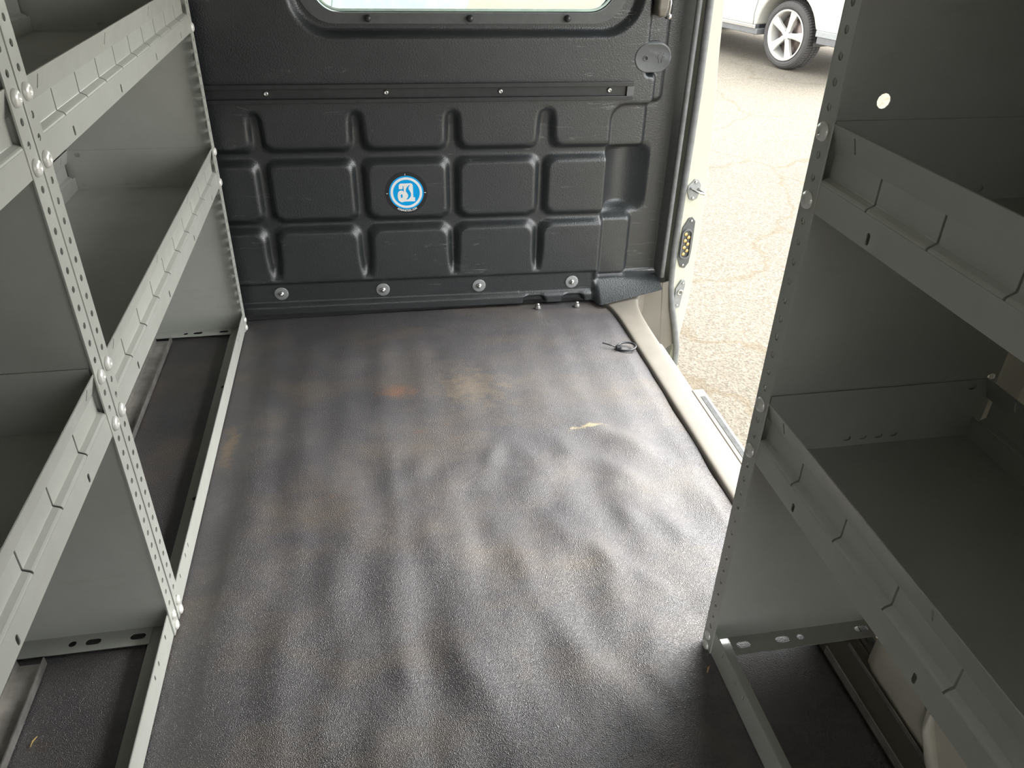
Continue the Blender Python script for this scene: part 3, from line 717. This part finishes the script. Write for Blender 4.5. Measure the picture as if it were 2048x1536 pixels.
# ------------------------------------------------------------------ parked cars
def make_car(C, ang, paint, label, wheels_x):
    """C: wheel centre on the near side; local x along the body, y outwards (towards the van), z up"""
    root = empty('car', C, ang); tag(root, label, 'car', 'parked cars')
    top = .62; Wd = 1.62
    def arch(cx, r=.405, z0=.06):
        a0 = math.asin(z0 / r); return [(cx + r * math.cos(a), r * math.sin(a)) for a in np.linspace(PI - a0, a0, 22)]
    # body side outline, rocker lower to the left of the wheel
    x1, x0 = .93, -3.45
    poly = [(x0, .12), (x0 + .05, .045)]
    for cx in sorted(wheels_x): 
        a = arch(cx, .405, .045); poly += a[:-3] + ([(cx + .40, .105)] if cx == 0 else a[-3:])
    poly += [(x1 - .05, .105), (x1, .20), (x1 + .02, .40), (x1 - .05, .60), (x1 - .6, .66), (x0 + .9, .62), (x0 + .05, .45)]
    b = MB(); b.plate(poly, [], lambda a, c, q_: (a, .035 - q_, c), Wd); body = b.build('body', paint, root, bevel=.02)
    # cabin
    b = MB(); rings = []
    for z, xa, xb, ins in ((.60, x0 + .95, x1 - .12, .06), (.95, x0 + 1.75, x1 - .45, .20), (1.0, x0 + 1.9, x1 - .6, .26)):
        rings.append([(xa, .035 - ins, z), (xb, .035 - ins, z), (xb, .035 - Wd + ins, z), (xa, .035 - Wd + ins, z)])
    b.loft(rings); b.build('cabin', paint, root, bevel=.03)
    b = MB(); b.add([(x0 + 1.25, -.030, .65), (x1 - .35, -.030, .65), (x1 - .62, -.150, .92), (x0 + 1.80, -.150, .92)], [(0, 1, 2, 3)]); b.build('side_window', M['carglass'], root, solid=.006)
    # trim strips and valance
    b = MB(); b.box(x0 + .95 + .05, -.40, -.02, .042, .010, .046); b.build('chrome_strip', M['chrome'], root, bevel=.006)
    b = MB(); b.box(x0 + .95, -.37, -.10, .034, -.045, .012); b.build('rocker', M['valance'], root, bevel=.008)
    b = MB(); b.box(.42, x1 - .02, -.02, .040, .050, .106); b.build('bumper_strip', M['washer'], root, bevel=.006)
    b = MB(); b.box(.44, x1 - .05, -.10, .034, -.012, .052); b.build('valance', M['valance'], root, bevel=.008)
    b = MB(); b.tube([(-.44, .0365, .05), (-.445, .0365, .16), (-.42, .0365, .28), (-.36, .0365, .40), (-.33, .0365, .60)], .0035, 6); b.build('door_seam', M['valance'], root)
    ws = None
    for cx in wheels_x:
        # dark arch lining
        b = MB(); n = 26; r0 = .412
        ring = [[(cx + (r0 if k == 0 else .0) * math.cos(a) * 1.0, y_, (r0 if k == 0 else .0) * math.sin(a)) for a in np.linspace(-.12, PI + .12, n)] for y_, k in ((.030, 0), (-.26, 0), (-.262, 1))]
        b.loft(ring, closed_ring=False, smooth=True); b.build('arch_lining', M['black'], root)
    Y = lambda x, z, h: (x, h, z)
    for cx in wheels_x:
        for yside, far in ((0, 1), (-Wd + .07, -1)):
            if ws is None:
                b = MB(); prof = [(.236, -.012), (.245, .0), (.262, .008), (.288, .006), (.306, -.008), (.3165, -.026), (.3185, -.032), (.3185, -.078), (.311, -.080), (.311, -.088), (.3185, -.090), (.3185, -.126), (.311, -.128), (.311, -.136), (.3185, -.138), (.3185, -.182), (.314, -.190), (.295, -.205), (.25, -.205), (.236, -.19), (.236, -.012)]
                nseg = 216; vs = []
                for r_, h_ in prof:
                    for i in range(nseg):
                        a = 2 * PI * i / nseg; rr = r_ - (.0065 if (r_ > .315 and i % 3 == 0) else 0)
                        vs.append((rr * math.cos(a), h_, rr * math.sin(a)))
                b.add(vs, [(k * nseg + i, k * nseg + (i + 1) % nseg, (k + 1) * nseg + (i + 1) % nseg, (k + 1) * nseg + i) for k in range(len(prof) - 1) for i in range(nseg)], False)
                tyre = b.build('tyre', M['tyre'], root)
                b = MB(); b.lathe([(.238, .0), (.2385, .006), (.228, .008), (.220, .0), (.214, -.03), (.205, -.12), (.205, -.19)], 64, Y, cap=False)
                rim = b.build('rim', M['alloy'], root)
                b = MB(); b.lathe([(.04, -.03), (.05, -.018), (.045, -.008), (.02, -.004), (.001, -.004)], 24, Y)
                b.build('centre_cap', M['alloy'], rim)
                b = MB()
                for k in range(5):
                    a = math.radians(2 + 72 * k); ca, sa = math.cos(a), math.sin(a)
                    def pt(r_, w_, y_): return (r_ * ca - w_ * sa, y_, r_ * sa + w_ * ca)
                    st_ = [(.030, .028, -.010), (.075, .025, -.008), (.140, .031, -.003), (.222, .046, -.003)]
                    rings = [[pt(r_, -w_, y_ - .004), pt(r_, -w_ * .55, y_ + .002), pt(r_, w_ * .55, y_ + .002), pt(r_, w_, y_ - .004), pt(r_, w_ * .8, y_ - .045), pt(r_, -w_ * .8, y_ - .045)] for r_, w_, y_ in st_]
                    b.loft(rings)
                b.build('spokes', M['alloy'], rim, bevel=.002)
                b = MB(); b.lathe([(.0075, -.02), (.0075, -.006), (.003, -.004)], 8, Y); nut = b.build('lug_nut', M['valance'], rim)
                for k in range(5):
                    a = math.radians(38 + 72 * k); nk = nut if k == 0 else dup(nut, rim); nk.location = (-.045 * S * math.cos(a), 0, .045 * S * math.sin(a))
                b = MB(); b.lathe([(.05, -.085), (.175, -.085), (.175, -.10), (.05, -.10)], 48, Y); b.build('brake_disc', M['brake'], root)
                b = MB(); b.lathe([(.001, -.14), (.206, -.14), (.206, -.15)], 40, Y); b.build('wheel_back', M['black'], root)
                ws = [o for o in root.children if o.name.split('.')[0] in ('tyre', 'rim', 'brake_disc', 'wheel_back')]
                offs = (cx, 0, 0)
                for o in ws: o.location = (-cx * S, 0, 0)
            else:
                for o in ws:
                    c_ = dup(o, root, (-cx, yside, 0))
                    if far < 0: c_.rotation_euler = (0, 0, PI)
    return root
ang = math.radians(18)
MB.mirror = True
Cw = (4.204, 7.957, -.2055)
# local +x = (sin, -cos) of the facing direction, +y towards the van
make_car(Cw, math.atan2(math.cos(ang), -math.sin(ang)), M['carpaint'], 'white car with five-spoke alloy wheels parked outside the open doorway', [0, -2.60])
make_car((.17, 8.8, -.2055), math.radians(180), M['mintpaint'], 'pale green car seen blurred through the partition window', [-1.35, -2.95])

MB.mirror = False
# ------------------------------------------------------------------ light
w = bpy.data.worlds.new('world'); sc.world = w; w.use_nodes = True
nt = w.node_tree; bg = nt.nodes['Background']
tc = nt.nodes.new('ShaderNodeTexCoord'); sep = nt.nodes.new('ShaderNodeSeparateXYZ'); rp = nt.nodes.new('ShaderNodeValToRGB')
nt.links.new(tc.outputs['Generated'], sep.inputs[0]); nt.links.new(sep.outputs['Z'], rp.inputs['Fac'])
e = rp.color_ramp.elements; e[0].position = 0; e[0].color = (1.0, .985, .96, 1); e[1].position = .8; e[1].color = (.92, .97, 1.0, 1)
nt.links.new(rp.outputs['Color'], bg.inputs['Color']); bg.inputs['Strength'].default_value = 1.0

sl = bpy.data.lights.new('hazy_sun', 'SUN'); so = bpy.data.objects.new('hazy_sun', sl); COL.objects.link(so)
sl.energy = 2.0; sl.angle = math.radians(45); sl.color = (1, .97, .92)
so.rotation_euler = Vector((.55, .22, .80)).to_track_quat('Z', 'Y').to_euler()
sc.view_settings.view_transform = 'Standard'; sc.view_settings.look = 'None'
sc.view_settings.exposure = 2.55; sc.view_settings.gamma = 1.0
